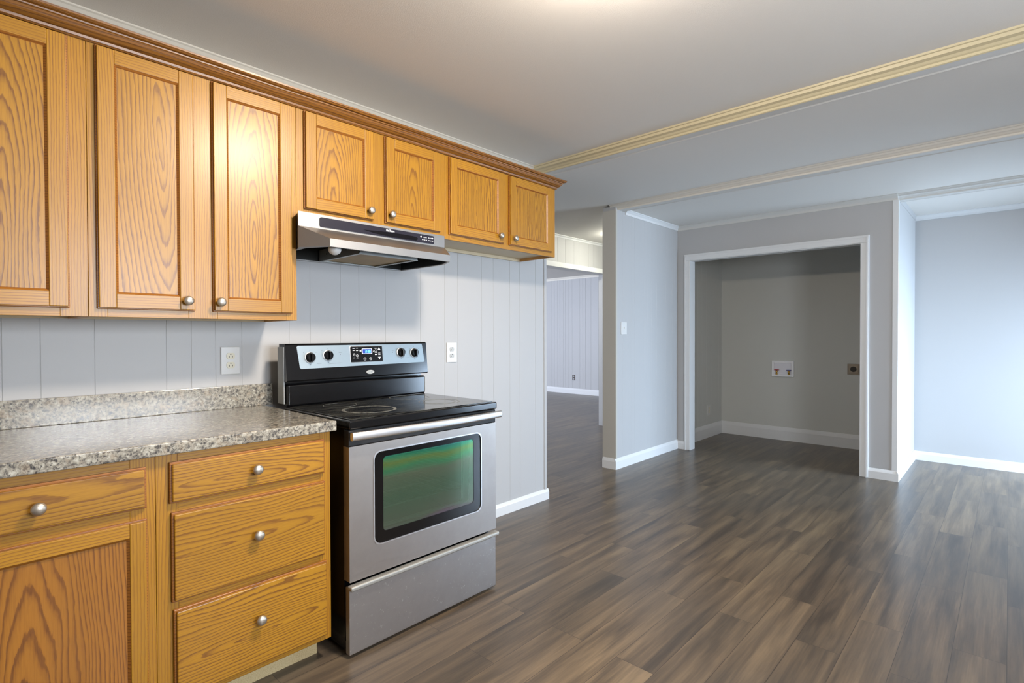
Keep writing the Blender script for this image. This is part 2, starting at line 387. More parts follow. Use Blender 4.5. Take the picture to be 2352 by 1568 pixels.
# hall and far room
struct('wall_hall_header', groove_wall([3.5, 3.7, 3.8, 4.0, 4.15, 4.3, 4.45, 4.6, 4.8, 4.9, 5.051, 5.22, 5.324, 5.533, 5.631, 5.812, 6.0], 3.2, 6.6, Y3, .12, 2.03, ZM + .015, 'x', 1), wall_paint)
struct('wall_hall_side', groove_wall(rnd_grooves(5.93, 6.6, 5), 5.93, 6.6, Y3, .12, 0, 2.03, 'x', 1), wall_paint)
struct('wall_hall_left', G().box(2.5, 3.2, Y3, Y3 + .12, 0, ZM + .015).box(2.4, 2.5, YW + .12, Y3 + .12, 0, 2.4), wall_paint)
struct('wall_hall_right', G().box(6.6, 6.7, YS2, Y3 + .12, 0, 2.4), wall_paint)
fg = [5.3, 5.5, 5.7, 5.9, 6.074, 6.208, 6.275, 6.344, 6.538, 6.623, 6.709, 6.767, 6.854, 6.913, 7.002, 7.069, 7.25, 7.4, 7.6, 7.75, 7.9, 8.1, 8.3]
struct('wall_far', groove_wall(fg, Y3 + .12, YFAR, XFAR, .1, 0, 2.39, 'y', 1, gw=.008, gd=.003), wall_paint)
struct('wall_far_end', G().box(2.4, XFAR, YFAR, YFAR + .1, 0, 2.39), wall_paint)
struct('wall_far_near', G().box(6.7, XFAR, Y3, Y3 + .12, 0, 2.39), wall_paint)
struct('wall_far_left', G().box(2.86, 2.96, Y3 + .12, 7.0, 0, 2.39).box(2.86, 2.96, 8.6, YFAR, 0, 2.39).box(2.86, 2.96, 7.0, 8.6, 0, .7).box(2.86, 2.96, 7.0, 8.6, 2.0, 2.39), wall_paint)
fr = G()
for (a, b, c, d) in ((7.0, 7.05, .7, 2.0), (8.55, 8.6, .7, 2.0), (7.05, 8.55, .7, .75), (7.05, 8.55, 1.95, 2.0), (7.775, 7.825, .75, 1.95)): fr.box(2.88, 2.94, a, b, c, d)
w3 = struct('window_3', fr, white_trim)
build('pane', G().box(2.907, 2.913, 7.04, 8.56, .74, 1.96), pane_glass, w3)

# trims ---------------------------------------------------------------
def cove(d, h):
    """small ceiling moulding profile, (distance from the wall, height below the ceiling)"""
    return [(0, 0), (d, 0), (d, -.006), (d * .82, -.010), (d * .62, -h * .42), (d * .38, -h * .62), (d * .28, -h * .86), (d * .22, -h * .86), (d * .22, -h), (0, -h)]
def trim(name, prof, axis, a, b, face, z, s, mat):
    return struct(name, G().extrude([(face + s * p[0], z + p[1]) for p in prof], axis, a, b), mat)
trim('trim_1', cove(.032, .044), 'x', XL, 2.85, YW, ZK, -1, pillar_paint)
trim('trim_2', cove(.030, .045), 'x', XP + .157, XF, YS, ZR, -1, white_trim)
trim('trim_3', cove(.030, .047), 'y', YC, YS - .0, XF, ZR, -1, pale_trim)
trim('trim_4', cove(.030, .045), 'y', YB, YC, XR, ZR - .012, -1, white_trim)
trim('trim_5', cove(.012, .040), 'x', XF + .1, XR, YC, ZR - .012, -1, wall_paint)
trim('trim_6', cove(.03, .028), 'x', 3.2, 6.6, Y3, ZM + .012, -1, white_trim)
trim('trim_7', cove(.04, .05), 'y', Y3 + .12, YFAR, XFAR, 2.39, -1, grey_trim)
# ceiling beams with crown moulding on their faces
def beam(name, xt, xb, xu, zc, zb, y0, y1, mat):
    s = xb - xt
    p = [(xt, zc), (xt + .003, zc - .008), (xt + .010, zc - .010), (xt + .014, zc - (zc - zb) * .45), (xb - .016, zb + .022), (xb - .010, zb + .016), (xb - .008, zb + .014), (xb, zb + .010), (xb, zb),
         (xb + .006, zb - .003), (xb + .012, zb + .002), (xu - .012, zb + .002), (xu - .006, zb - .003), (xu, zb), (xu, zb + .010), (xu + .010, zb + .022), (xu + .03, zc - .008), (xu + .035, zc), (xu + .035, zc + .04), (xt, zc + .04)]
    g = G().extrude(p, 'y', y0, y1)
    for i in range(9, 15): g.m[i] = 1          # flat underside board between the two mouldings
    return struct(name, g, [mat, pale_trim])
beam('trim_8', 2.830, 2.876, 2.965, ZK, 2.335, YB, YW, cream_trim)
beam('trim_9', 4.068, 4.108, 4.205, ZM, 2.314, YB, YS + .06, grey_trim)
beam('trim_10', 5.262, 5.312, 5.398, ZR, 2.288, YB, YC + .01, pale_trim)
# header band at the hall opening, jamb, wall end caps
struct('trim_11', G().box(3.2, 5.97, Y3 - .022, Y3 + .14, 1.992, 2.05, bev=.003), white_trim)
struct('trim_12', G().box(XE - .022, XE + .006, YW - .006, YW + .126, 0, ZK - .05, bev=.002), wall_paint)
struct('trim_13', G().box(XP - .006, XP + .018, YS - .005, YS2 + .005, 0, 2.312, bev=.002), pillar_paint)
struct('trim_14', G().box(XF - .004, XF + .03, YC - .005, YC + .034, 0, 2.29, bev=.002), white_trim)
# closet casing
g = G()
for (a, b, c, d) in ((.858, .921, 0, 1.967), (2.416, 2.478, 0, 1.967), (.858, 2.478, 1.967, 2.030)):
    g.box(XF - .016, XF, a, b, c, d, bev=.003)
g.box(XF - .022, XF, .866, .878, 0, 2.012).box(XF - .022, XF, 2.458, 2.470, 0, 2.012).box(XF - .022, XF, .866, 2.470, 2.010, 2.022)
g.box(XF - .004, XF + .104, .903, .921, 0, 1.970).box(XF - .004, XF + .104, 2.416, 2.434, 0, 1.970).box(XF - .004, XF + .104, .903, 2.434, 1.962, 1.980)
struct('trim_15', g, white_trim)
# baseboards
def base_prof(h, t=.014): return [(0, 0), (t, 0), (t, h * .72), (t * .75, h * .84), (t * .45, h * .95), (t * .3, h), (0, h)]
def bb(name, axis, a, b, face, s, h, mat=white_trim, t=.014):
    return struct(name, G().extrude([(face + s * p[0], p[1]) for p in base_prof(h, t)], axis, a, b), mat)
bb('baseboard_back', 'x', 1.80, XE + .02, YW, -1, .078)
bb('baseboard_middle', 'x', XP - .0201, XF, YS, -1, .095)
bb('baseboard_pillar', 'y', YS, YS2, XP - .006, -1, .095)
bb('baseboard_closet_front', 'y', YC, .858, XF, -1, .085)
bb('baseboard_closet_front', 'y', 2.478, YS, XF, -1, .085)
bb('baseboard_closet_left', 'x', XF + .1, 6.5, 2.574, -1, .148, t=.016)
bb('baseboard_closet_back', 'y', .76, 2.574, 6.5, -1, .148, t=.016)
bb('baseboard_recess', 'x', XF - .014, XR, YC, -1, .085)
bb('baseboard_right', 'y', YB, YC, XR, -1, .085)
bb('baseboard_far', 'y', Y3 + .12, YFAR, XFAR, -1, .11, t=.02)
bb('baseboard_hall', 'x', 5.97, 6.6, Y3, -1, .09)

# ------------------------------------------------------------------ cabinets
def knob(parent, x, y, z, r=.0165):
    return build('knob', G().lathe([(.0055, 0), (.0055, .010), (.007, .014), (r * .86, .017), (r, .021), (r * .96, .0255), (r * .75, .029), (r * .35, .031), (.001, .0315)], (x, y, z), (0, -1, 0), 26), nickel, parent)
def panel_door(parent, x0, x1, yf, z0, z1, yb, knob_at, panel_mat, w=.046, knob_part=True):
    """flat-panel door: stiles, rails, sloped bead and recessed panel, on a slightly wider routed back edge"""
    g = G()
    g.box(x0, x1, yf + .010, yb, z0, z1, 2, bev=.002)                       # routed outer edge
    e = .004
    X0, X1, Z0, Z1 = x0 + e, x1 - e, z0 + e, z1 - e
    g.box(X0, X0 + w, yf, yf + .012, Z0, Z1, 0, bev=.0022); g.box(X1 - w, X1, yf, yf + .012, Z0, Z1, 0, bev=.0022)
    g.box(X0 + w, X1 - w, yf, yf + .012, Z0, Z0 + w, 1, bev=.0012); g.box(X0 + w, X1 - w, yf, yf + .012, Z1 - w, Z1, 1, bev=.0012)
    a, b, c, d = X0 + w, X1 - w, Z0 + w, Z1 - w; t = .007; yd = yf + .0085
    o_ = [(a, c), (b, c), (b, d), (a, d)]; i_ = [(a + t, c + t), (b - t, c + t), (b - t, d - t), (a + t, d - t)]
    for k in range(4):
        p, q, r, s = o_[k], o_[(k + 1) % 4], i_[(k + 1) % 4], i_[k]
        ym = yf + .0012
        g.poly([(p[0], ym, p[1]), (q[0], ym, q[1]), (r[0], yd, r[1]), (s[0], yd, s[1])], 2)
    dr = build('door', g, [oak_stile, oak_rail, oak_edge_shade], parent)
    build('panel', G().box(a + t - .001, b - t + .001, yd - .0004, yf + .0118, c + t - .001, d - t + .001), panel_mat, dr)
    if knob_at: knob(dr, knob_at[0], yf + .001, knob_at[1])
    return dr
oak_edge_shade = oak('oak_routed_edge_shaded', 'x', 120, .05, (146, 92, 32), (108, 60, 25), cath=False, wob=.01)  # routed edge in darker oak: the doors' edge shadow is put into its colour

def wall_cabinet(label, x0, x1, z0, z1, doors, stiles, end_right=False, group='oak wall cabinets'):
    YU = 2.155
    t = thing('wall_cabinet', ((x0 + x1) / 2, 2.31, z0), label, 'cabinet', group)
    g = G()
    g.box(x0, x0 + .014, YU + .018, YW - .001, z0, z1, 2).box(x1 - .014, x1, YU + .018, YW - .001, z0, z1, 2)
    g.box(x0 + .014, x1 - .014, YU + .018, YW - .001, z0 + .018, z0 + .030, 3)
    g.box(x0 + .014, x1 - .014, YW - .019, YW - .001, z0, z0 + .018, 3)
    g.box(x0 + .014, x1 - .014, YU + .018, YW - .001, z1 - .02, z1 - .008, 3)
    build('carcass', g, [oak_stile, oak_rail, raw_ply, melamine], t)
    f = G()
    rb, rt = z0 + .038, z1 - .030
    for (a, b) in stiles: f.box(a, b, YU, YU + .018, z0, z1, 0, bev=.001)
    st = sorted(stiles)
    for i in range(len(st) - 1):
        f.box(st[i][1], st[i + 1][0], YU, YU + .018, z0, rb, 1, bev=.001); f.box(st[i][1], st[i + 1][0], YU, YU + .018, rt, z1, 1, bev=.001)
    build('face_frame', f, [oak_stile, oak_rail], t)
    for (a, b, kx) in doors:
        zd0 = z0 + (.026 if z0 < 1.5 else .026)
        panel_door(t, a, b, 2.136, zd0, 2.137, YU, (kx, zd0 + (.036 if z0 < 1.5 else .040)) if kx is not None else None, oak_panel)
    return t
ZT = 2.175
wall_cabinet('tall oak wall cabinet at the left edge, its door cut off by the picture', -.45, .3145, 1.263, ZT,
             [(-.415, -.085, -.118), (-.068, .268, -.035)], [(-.45, -.39), (-.10, -.05), (.245, .3145)])
wall_cabinet('tall two-door oak wall cabinet left of the range hood, above the granite counter', .3155, .997, 1.263, ZT,
             [(.336, .619, .590), (.677, .975, .697)], [(.3155, .365), (.60, .695), (.955, .997)])
wall_cabinet('short two-door oak wall cabinet directly above the range hood', .998, 1.792, 1.703, ZT,
             [(1.028, 1.358, 1.331), (1.419, 1.752, 1.444)], [(.998, 1.05), (1.34, 1.44), (1.74, 1.792)])
wall_cabinet('short two-door oak wall cabinet at the right end, past the range hood', 1.793, 2.708, 1.703, ZT,
             [(1.811, 2.222, 2.178), (2.268, 2.665, 2.300)], [(1.793, 1.83), (2.20, 2.29), (2.65, 2.708)])
# crown moulding on the cabinets, front run and return at the right end
cp = [(0, 2.140), (-.006, 2.140), (-.010, 2.145), (-.012, 2.152), (-.016, 2.154), (-.022, 2.158), (-.030, 2.166), (-.036, 2.176), (-.040, 2.178), (-.041, 2.182), (-.050, 2.184), (-.055, 2.190), (-.056, 2.196), (0, 2.196)]
g = G(); XE2 = 2.709; n = len(cp); rows = []
for (o, z) in cp:
    rows.append([(-.47, 2.154 + o, z), (XE2 - o, 2.154 + o, z), (XE2 - o, YW - .001, z)])
for i in range(n):
    a, b = rows[i], rows[(i + 1) % n]
    for k in range(2): g.poly([a[k], a[k + 1], b[k + 1], b[k]])
g.poly([r[0] for r in rows]); g.poly([r[2] for r in rows])
o = build('crown_moulding', g, oak_dark, label='dark stained oak crown moulding running along the top of the wall cabinets', category='moulding')

def base_cabinet(label, x0, x1, group='oak base cabinets'):
    t = thing('base_cabinet', ((x0 + x1) / 2, 2.15, 0), label, 'cabinet', group)
    g = G().box(x0, x0 + .016, 1.846, YW - .001, .084, .850, 2).box(x1 - .016, x1, 1.846, YW - .001, .084, .850, 2).box(x0 + .016, x1 - .016, 1.86, YW - .001, .084, .10, 3).box(x0 + .016, x1 - .016, YW - .012, YW - .001, .10, .85, 3)
    g.box(x0, x0 + .016, 1.921, YW - .001, 0, .084, 3).box(x1 - .028, x1 - .012, 1.921, YW - .001, 0, .084, 3)
    build('carcass', g, [oak_stile, oak_rail, oak_stile, particle], t)
    build('toe_kick', G().box(x0, x1 - .018, 1.905, 1.921, 0, .084), particle, t)
    return t
def base_frame(t, x0, x1, stl, rails):
    f = G(); YL = 1.829
    for (a, b) in stl: f.box(a, b, YL, YL + .018, .084, .850, 0, bev=.001)
    for (a, b) in rails: f.box(stl[0][1], stl[1][0], YL, YL + .018, a, b, 1, bev=.001)
    build('face_frame', f, [oak_stile, oak_rail], t)
def drawer(t, x0, x1, z0, z1, kx=None, kz=None):
    g = G().box(x0, x1, 1.818, 1.829, z0, z1, 1, bev=.002).box(x0 + .006, x1 - .006, 1.810, 1.820, z0 + .006, z1 - .006, 0, bev=.003)
    d = build('drawer', g, [oak_front, oak_edge_shade], t)
    knob(d, (x0 + x1) / 2 if kx is None else kx, 1.811, (z0 + z1) / 2 if kz is None else kz)
RL = [(.084, .118), (.378, .420), (.655, .715), (.812, .850)]
t = base_cabinet('oak base cabinet with three stacked drawers, beside the range', .418, .967)
base_frame(t, .418, .967, [(.418, .475), (.925, .967)], [(.084, .118), (.372, .415), (.665, .708), (.812, .850)])
drawer(t, .451, .940, .700, .824, kz=.762); drawer(t, .455, .941, .402, .672, kz=.545); drawer(t, .459, .947, .104, .379, kz=.263)
t = base_cabinet('oak base cabinet with one drawer over a panelled door, at the left edge', -.13, .417)
base_frame(t, -.13, .417, [(-.13, -.06), (.355, .417)], [(.084, .118), (.665, .715), (.812, .850)])
drawer(t, -.095, .3935, .703, .822, kx=.157); panel_door(t, -.095, .3945, 1.810, .104, .672, 1.829, (-.06, .62), oak_lower_panel, w=.040)

ct = G().box(-.15, .979, 1.799, YW - .001, .851, .888, bev=.004, seg=3)
o = build('countertop', ct, granite, label='speckled grey granite countertop on the oak base cabinets', category='countertop')
build('backsplash', G().box(-.15, 1.020 - .002, YW - .022, YW - .001, .888, .984, bev=.002), granite, o)

# ------------------------------------------------------------------ range
R1, R2, YD = 1.012, 1.774, 1.773
rg = thing('electric_range', ((R1 + R2) / 2, 2.1, 0), 'stainless steel and black electric range with glass cooktop', 'stove')
g = G()
g.box(R1 + .004, R1 + .020, YD + .045, 2.36, .02, .853, 0).box(R2 - .020, R2 - .004, YD + .045, 2.36, .02, .853, 0)
g.box(R1 + .02, R2 - .02, 2.34, 2.36, .02, .853, 0).box(R1 + .02, R2 - .02, YD + .045, 2.34, .02, .05, 0)
g.box(R1 + .02, R2 - .02, YD + .04, 2.34, .815, .853, 0)
g.box(R1 + .02, R2 - .02, YD + .05, YD + .06, .05, .27, 0)
build('body', g, [black_gloss], rg)
for (lx, ly) in ((R1 + .06, YD + .09), (R2 - .06, YD + .09), (R1 + .06, 2.30), (R2 - .06, 2.30)):
    build('foot', G().lathe([(.018, 0), (.018, .006), (.008, .008), (.008, .022)], (lx, ly, 0), (0, 0, 1), 16), black_matte, rg)
build('kick_panel', G().box(R1 + .006, R2 - .006, YD + .030, YD + .045, .012, .05), black_matte, rg)
# oven cavity with racks behind the glass
ov = G()
CX0, CX1, CY0, CY1, CZ0, CZ1 = R1 + .09, R2 - .09, YD + .05, 2.25, .36, .76
for q in ([(CX0, CY0, CZ0), (CX1, CY0, CZ0), (CX1, CY1, CZ0), (CX0, CY1, CZ0)], [(CX0, CY0, CZ1), (CX1, CY0, CZ1), (CX1, CY1, CZ1), (CX0, CY1, CZ1)],
          [(CX0, CY0, CZ0), (CX0, CY1, CZ0), (CX0, CY1, CZ1), (CX0, CY0, CZ1)], [(CX1, CY0, CZ0), (CX1, CY1, CZ0), (CX1, CY1, CZ1), (CX1, CY0, CZ1)],
          [(CX0, CY1, CZ0), (CX1, CY1, CZ0), (CX1, CY1, CZ1), (CX0, CY1, CZ1)]): ov.poly(q)
build('oven_cavity', ov, cavity, rg)
for zz in (.50, .63):
    g = G()
    for k in range(3): g.tube([(CX0, CY0 + .03 + k * .19, zz), (CX1, CY0 + .03 + k * .19, zz)], .004, 8)
    for k in range(1, 15): x = CX0 + (CX1 - CX0) * k / 15; g.tube([(x, CY0 + .03, zz + .005), (x, CY0 + .41, zz + .005)], .0022, 6)
    build('oven_rack', g, chrome_grey, rg)
# cooktop: black frame, front band and glass
g = G().box(R1 - .002, R2 + .002, YD - .012, 2.318, .853, .886, 0, bev=.006, seg=3)
ck = build('cooktop', g, black_gloss, rg)
build('glass_surface', G().box(R1 + .012, R2 - .012, YD + .006, 2.290, .8862, .8895, bev=.001), cook_glass, ck)
def ring(cx, cy, rads, z=.8897):
    g = G()
    for (ra, rb) in rads:
        n = 64; a = [(cx + ra * math.cos(2 * PI * i / n), cy + ra * math.sin(2 * PI * i / n), z) for i in range(n)]
        b = [(cx + rb * math.cos(2 * PI * i / n), cy + rb * math.sin(2 * PI * i / n), z) for i in range(n)]
        a2 = [(p[0], p[1], z + .0003) for p in a]; b2 = [(p[0], p[1], z + .0003) for p in b]
        for i in range(n):
            j = (i + 1) % n
            g.poly([a2[i], a2[j], b2[j], b2[i]]); g.poly([a[i], a[j], a2[j], a2[i]]); g.poly([b[i], b[j], b2[j], b2[i]]); g.poly([a[i], a[j], b[j], b[i]])
    return build('burner_ring', g, ring_print, ck)
ring(1.218, 1.965, [(.100, .112)]); ring(1.585, 1.955, [(.072, .076), (.092, .096)]); ring(1.205, 2.185, [(.070, .073)]); ring(1.585, 2.190, [(.096, .099)])
build('vent_strip', G().box(R1 + .012, R2 - .012, YD + .004, YD + .03, .838, .852, bev=.002), black_gloss, rg)

def rrect(x0, x1, z0, z1, r, n=6):
    pts = []
    for (cx, cz, a0) in ((x1 - r, z1 - r, 0), (x0 + r, z1 - r, 90), (x0 + r, z0 + r, 180), (x1 - r, z0 + r, 270)):
        for k in range(n + 1):
            t = math.radians(a0 + 90 * k / n); pts.append((cx + r * math.cos(t), cz + r * math.sin(t)))
    return pts
def frame_plate(g, outer, inner, yf, yb, m=0, mi=None):
    n = len(outer)
    for i in range(n):
        j = (i + 1) % n
        P = lambda p, y: (p[0], y, p[1])
        g.poly([P(outer[i], yf), P(outer[j], yf), P(inner[j], yf), P(inner[i], yf)], m)
        g.poly([P(outer[i], yb), P(outer[j], yb), P(inner[j], yb), P(inner[i], yb)], m)
        g.poly([P(outer[i], yf), P(outer[j], yf), P(outer[j], yb), P(outer[i], yb)], m)
        g.poly([P(inner[i], yf), P(inner[j], yf), P(inner[j], yb), P(inner[i], yb)], m if mi is None else mi)
# oven door
od = build('oven_door', (lambda g: (frame_plate(g, rrect(R1, R2 + .003, .285, .788, .002), rrect(1.119, 1.680, .397, .752, .030), YD, YD + .04), g)[1])(G()), steel_door, rg)
build('trim_bead', (lambda g: (frame_plate(g, rrect(1.114, 1.685, .392, .757, .033), rrect(1.119, 1.680, .397, .752, .030), YD - .002, YD + .002), g)[1])(G()), steel_bar, od)
build('window_frame', (lambda g: (frame_plate(g, rrect(1.119, 1.680, .397, .752, .030), rrect(1.159, 1.637, .438, .729, .016), YD + .002, YD + .03), g)[1])(G()), black_gloss, od)
build('window_glass', G().extrude(rrect(1.159, 1.637, .438, .729, .016), 'y', YD + .004, YD + .008), oven_glass, od)
g = G(); frame_plate(g, rrect(1.163, 1.633, .442, .725, .014), rrect(1.175, 1.600, .452, .716, .012), YD + .034, YD + .046)
build('inner_trim', g, steel_bar, od)
g = G().box(R1, R2 + .003, YD + .001, YD + .04, .789, .850, bev=.003)
for k in range(40):
    x = 1.16 + k * .012
    g.box(x, x + .007, YD - .0005, YD + .0015, .836, .844)
dt = build('door_top_trim', g, black_matte, od)
# handle bar, flattened and gently bowed, on two end posts
hp = []
n = 24
for i in range(n + 1):
    t = i / n; x = R1 - .008 + (R2 - R1 + .010) * t; bow = .016 * (1 - (2 * t - 1) ** 2)
    hp.append((x, YD - .034 - bow))
g = G(); cs = [(math.copysign(abs(math.cos(a)) ** .6, math.cos(a)) * .0095, math.copysign(abs(math.sin(a)) ** .6, math.sin(a)) * .0155) for a in [2 * PI * k / 20 for k in range(20)]]
vs = []; fs = []
for (x, y) in hp:
    for (a, b) in cs: vs.append((x, y + a, .832 + b))
for i in range(n):
    for k in range(20): fs.append((i * 20 + k, i * 20 + (k + 1) % 20, (i + 1) * 20 + (k + 1) % 20, (i + 1) * 20 + k))
g.mesh(vs, fs, 0, True); g.mesh(vs, [tuple(range(20)), tuple(range(n * 20, n * 20 + 20))])
g.box(R1 + .006, R1 + .055, YD - .034, YD + .001, .822, .842, 0, bev=.004); g.box(R2 - .055, R2 - .006, YD - .034, YD + .001, .822, .842, 0, bev=.004)
build('handle', g, steel_bar, od)
# storage drawer with a rolled lip
sd = build('storage_drawer', G().box(R1 - .002, R2 + .002, YD, YD + .028, .014, .266, bev=.003), steel_low, rg)
build('drawer_lip', G().box(R1 - .004, R2 + .008, YD - .020, YD + .012, .256, .2745, bev=.006, seg=3), plain('lip_dull_steel', (176, 175, 170), .45, .55, vary=.5), sd)
# riser and backguard
build('riser', G().box(R1 + .006, R2 - .004, 2.298, 2.335, .888, .985, bev=.010, seg=3), black_gloss, rg)
bgm = G().extrude([(2.345, .998), (2.290, .998), (2.287, 1.004), (2.303, 1.158), (2.309, 1.164), (2.365, 1.164), (2.365, 1.150), (2.358, 1.150), (2.358, .90), (2.345, .90)], 'x', R1, R2 + .002)
bgo = build('backguard', bgm, black_gloss, rg)
def Yp(z): return 2.287 + (z - 1.004) / (1.158 - 1.004) * .016    # leaning face of the backguard
def slab(pts, d0, d1, g=None, m=0):
    """outline (x,z) laid on the leaning backguard face, d0..d1 in front of it"""
    g = g or G(); n = len(pts); A = [(x, Yp(z) - d0, z) for x, z in pts]; B = [(x, Yp(z) - d1, z) for x, z in pts]
    g.poly(B, m); g.poly(A[::-1], m)
    for i in range(n): g.poly([A[i], A[(i + 1) % n], B[(i + 1) % n], B[i]], m)
    return g
def inset(pts, zc, dz): return [(x, z + dz) for x, z in pts]
outl = [(1.078, 1.052), (1.752, 1.058), (1.758, 1.064), (1.748, 1.150), (1.742, 1.155), (1.068, 1.155), (1.062, 1.149), (1.072, 1.058)]
cpn = build('control_panel', slab(outl, -.0005, .0015), steel_panel, rg)
dp = build('display', slab(rrect(1.322, 1.498, 1.073, 1.146, .003, 3), .001, .0025), black_gloss, rg)
build('display_bezel', (lambda g: ([g.poly([(a[0], Yp(a[1]) - .0026, a[1]), (b[0], Yp(b[1]) - .0026, b[1]), (d[0], Yp(d[1]) - .0012, d[1]), (c[0], Yp(c[1]) - .0012, c[1])]) for a, b, c, d in
       [(i_[k], i_[(k + 1) % len(i_)], o_[k], o_[(k + 1) % len(i_)]) for i_, o_ in [(rrect(1.322, 1.498, 1.073, 1.146, .003, 3), rrect(1.3195, 1.5005, 1.0705, 1.1485, .004, 3))] for k in range(len(i_))]], g)[1])(G()), steel_bar, dp)
build('clock_screen', slab(rrect(1.388, 1.436, 1.113, 1.134, .003, 3), .0024, .0029), lcd_blue, dp)
build('screen_outline', slab(rrect(1.383, 1.441, 1.1105, 1.1365, .004, 3), .0022, .0027), print_white, dp)
def seg7(g, x, z, h, w, digit):
    s = {'3': 'abgcd', '8': 'abcdefg', '0': 'abcdef'}[digit]; t = .0016; e = .0034
    R = {'a': (x, x + w, z + h - t, z + h), 'd': (x, x + w, z, z + t), 'g': (x, x + w, z + h / 2 - t / 2, z + h / 2 + t / 2), 'f': (x, x + t, z + h / 2, z + h), 'e': (x, x + t, z, z + h / 2), 'b': (x + w - t, x + w, z + h / 2, z + h), 'c': (x + w - t, x + w, z, z + h / 2)}
    for k in s: a, b, c, d = R[k]; slab([(a, c), (b, c), (b, d), (a, d)], .0028, e, g)
g = G(); seg7(g, 1.402, 1.1165, .013, .007, '3'); seg7(g, 1.4145, 1.1165, .013, .007, '3'); seg7(g, 1.424, 1.1165, .013, .007, '8')
for z in (1.1195, 1.1245): slab([(1.4107, z), (1.4122, z), (1.4122, z + .0015), (1.4107, z + .0015)], .0028, .0034, g)
build('clock_digits', g, lcd_digit, dp)
def annulus(g, cx, cz, r1, r2, d=.003, a0=0, a1=360, n=28):
    for i in range(n):
        t0 = math.radians(a0 + (a1 - a0) * i / n); t1 = math.radians(a0 + (a1 - a0) * (i + 1) / n)
        q = [(cx + r1 * math.cos(t0), cz + r1 * math.sin(t0)), (cx + r2 * math.cos(t0), cz + r2 * math.sin(t0)), (cx + r2 * math.cos(t1), cz + r2 * math.sin(t1)), (cx + r1 * math.cos(t1), cz + r1 * math.sin(t1))]
        slab(q, d - .0006, d, g)
def dash(g, x0, x1, z0, z1, d=.003): slab([(x0, z0), (x1, z0), (x1, z1), (x0, z1)], d - .0006, d, g)
for (cx, cz, r) in ((1.398, 1.086, .0072), (1.430, 1.086, .0072), (1.461, 1.122, .0085), (1.341, 1.108, .006), (1.357, 1.103, .006)):
    g = G(); annulus(g, cx, cz, r - .0012, r); dash(g, cx - r * .5, cx + r * .5, cz - .0008, cz + .0008)
    build('touch_button', g, print_white, dp)
for (cx, cz, s_) in ((1.480, 1.132, 1), (1.480, 1.090, -1)):
    build('arrow_button', slab([(cx - .008, cz - .004 * s_), (cx + .008, cz - .004 * s_), (cx, cz + .009 * s_)][::s_], .0024, .003), print_white, dp)
def label_rows(rows, parent, mat, d=.003):
    for (x0, x1, z0, z1) in rows:
        g = G(); dash(g, x0, x1, z0, z1, d); build('printed_label', g, mat, parent)
label_rows([(1.334, 1.346, z, z + .0022) for z in (1.137, 1.127, 1.092)] + [(1.352, 1.363, z, z + .0022) for z in (1.138, 1.126, 1.091)] + [(1.474, 1.487, 1.112, 1.114), (1.474, 1.487, 1.104, 1.106), (1.372, 1.380, 1.122, 1.129), (1.446, 1.450, 1.120, 1.125), (1.455, 1.467, 1.135, 1.138), (1.455, 1.467, 1.104, 1.107)], dp, print_white)
# dial prints on the steel panel
for (kx, kz) in ((1.121, 1.102), (1.208, 1.109), (1.610, 1.112), (1.694, 1.108)):
    g = G(); annulus(g, kx, kz, .0265, .0278, .0019, 160, 380)
    dash(g, kx - .001, kx + .001, kz + .030, kz + .034, .0019); dash(g, kx + .027, kx + .031, kz + .021, kz + .023, .0019); dash(g, kx - .031, kx - .027, kz + .021, kz + .023, .0019)
    dash(g, kx - .003, kx + .003, kz - .033, kz - .030, .0019)
    build('dial_scale', g, print_grey, cpn)
label_rows([(1.152, 1.174, 1.073, 1.0748), (1.212, 1.272, 1.0705, 1.0725), (1.642, 1.662, 1.083, 1.0848), (1.262, 1.276, 1.119, 1.1205), (1.555, 1.567, 1.122, 1.1235)], cpn, print_grey, .0019)
for (kx, kz) in ((1.269, 1.1115), (1.561, 1.1145)):
    g = G(); slab([(kx + .0016 * math.cos(2 * PI * k / 12), kz + .0016 * math.sin(2 * PI * k / 12)) for k in range(12)], .0012, .0022, g)
    build('indicator_light', g, slot_dark, cpn)
for (kx, kz) in ((1.121, 1.102), (1.208, 1.109), (1.610, 1.112), (1.694, 1.108)):
    y = Yp(kz); g = G().lathe([(.0225, .001), (.0225, .004), (.021, .006), (.0205, .014), (.0185, .017), (.001, .0175)], (kx, y, kz), (0, -1, .1), 30)
    kb = build('dial', g, black_gloss, rg)
    build('grip', G().box(kx - .0045, kx + .0045, y - .030, y - .014, kz - .0195, kz + .0195, bev=.003), black_gloss, kb)
    build('dial_skirt', G().lathe([(.0245, 0), (.0245, .002), (.0228, .0032), (.001, .0033)], (kx, y - .001, kz), (0, -1, .1), 30), steel_bar, kb)
# oval badge
g = G(); n = 30; zc = 1.022
for (s, d0, d1) in ((1.0, 0, .003), (.82, .003, .0036)):
    slab([(1.4235 + .0215 * s * math.cos(2 * PI * k / n), zc + .0095 * s * math.sin(2 * PI * k / n)) for k in range(n)], d0, d1, g)
bd = build('badge', g, nickel, rg)
g = G(); annulus(g, 1.4235, zc, .0040, .0050, .0041)
for a in range(8): dash(g, 1.408 + a * .004, 1.4105 + a * .004, zc - .0012, zc + .0012, .0041)
build('badge_lettering', g, print_grey, bd)
# power cord side strip seen behind the range
g = G().box(R1 - .004, R1 + .001, 2.312, 2.372, .90, 1.150, bev=.001)
build('side_panel', g, plain('grey_side_metal', (150, 152, 150), .4, .3), bgo)

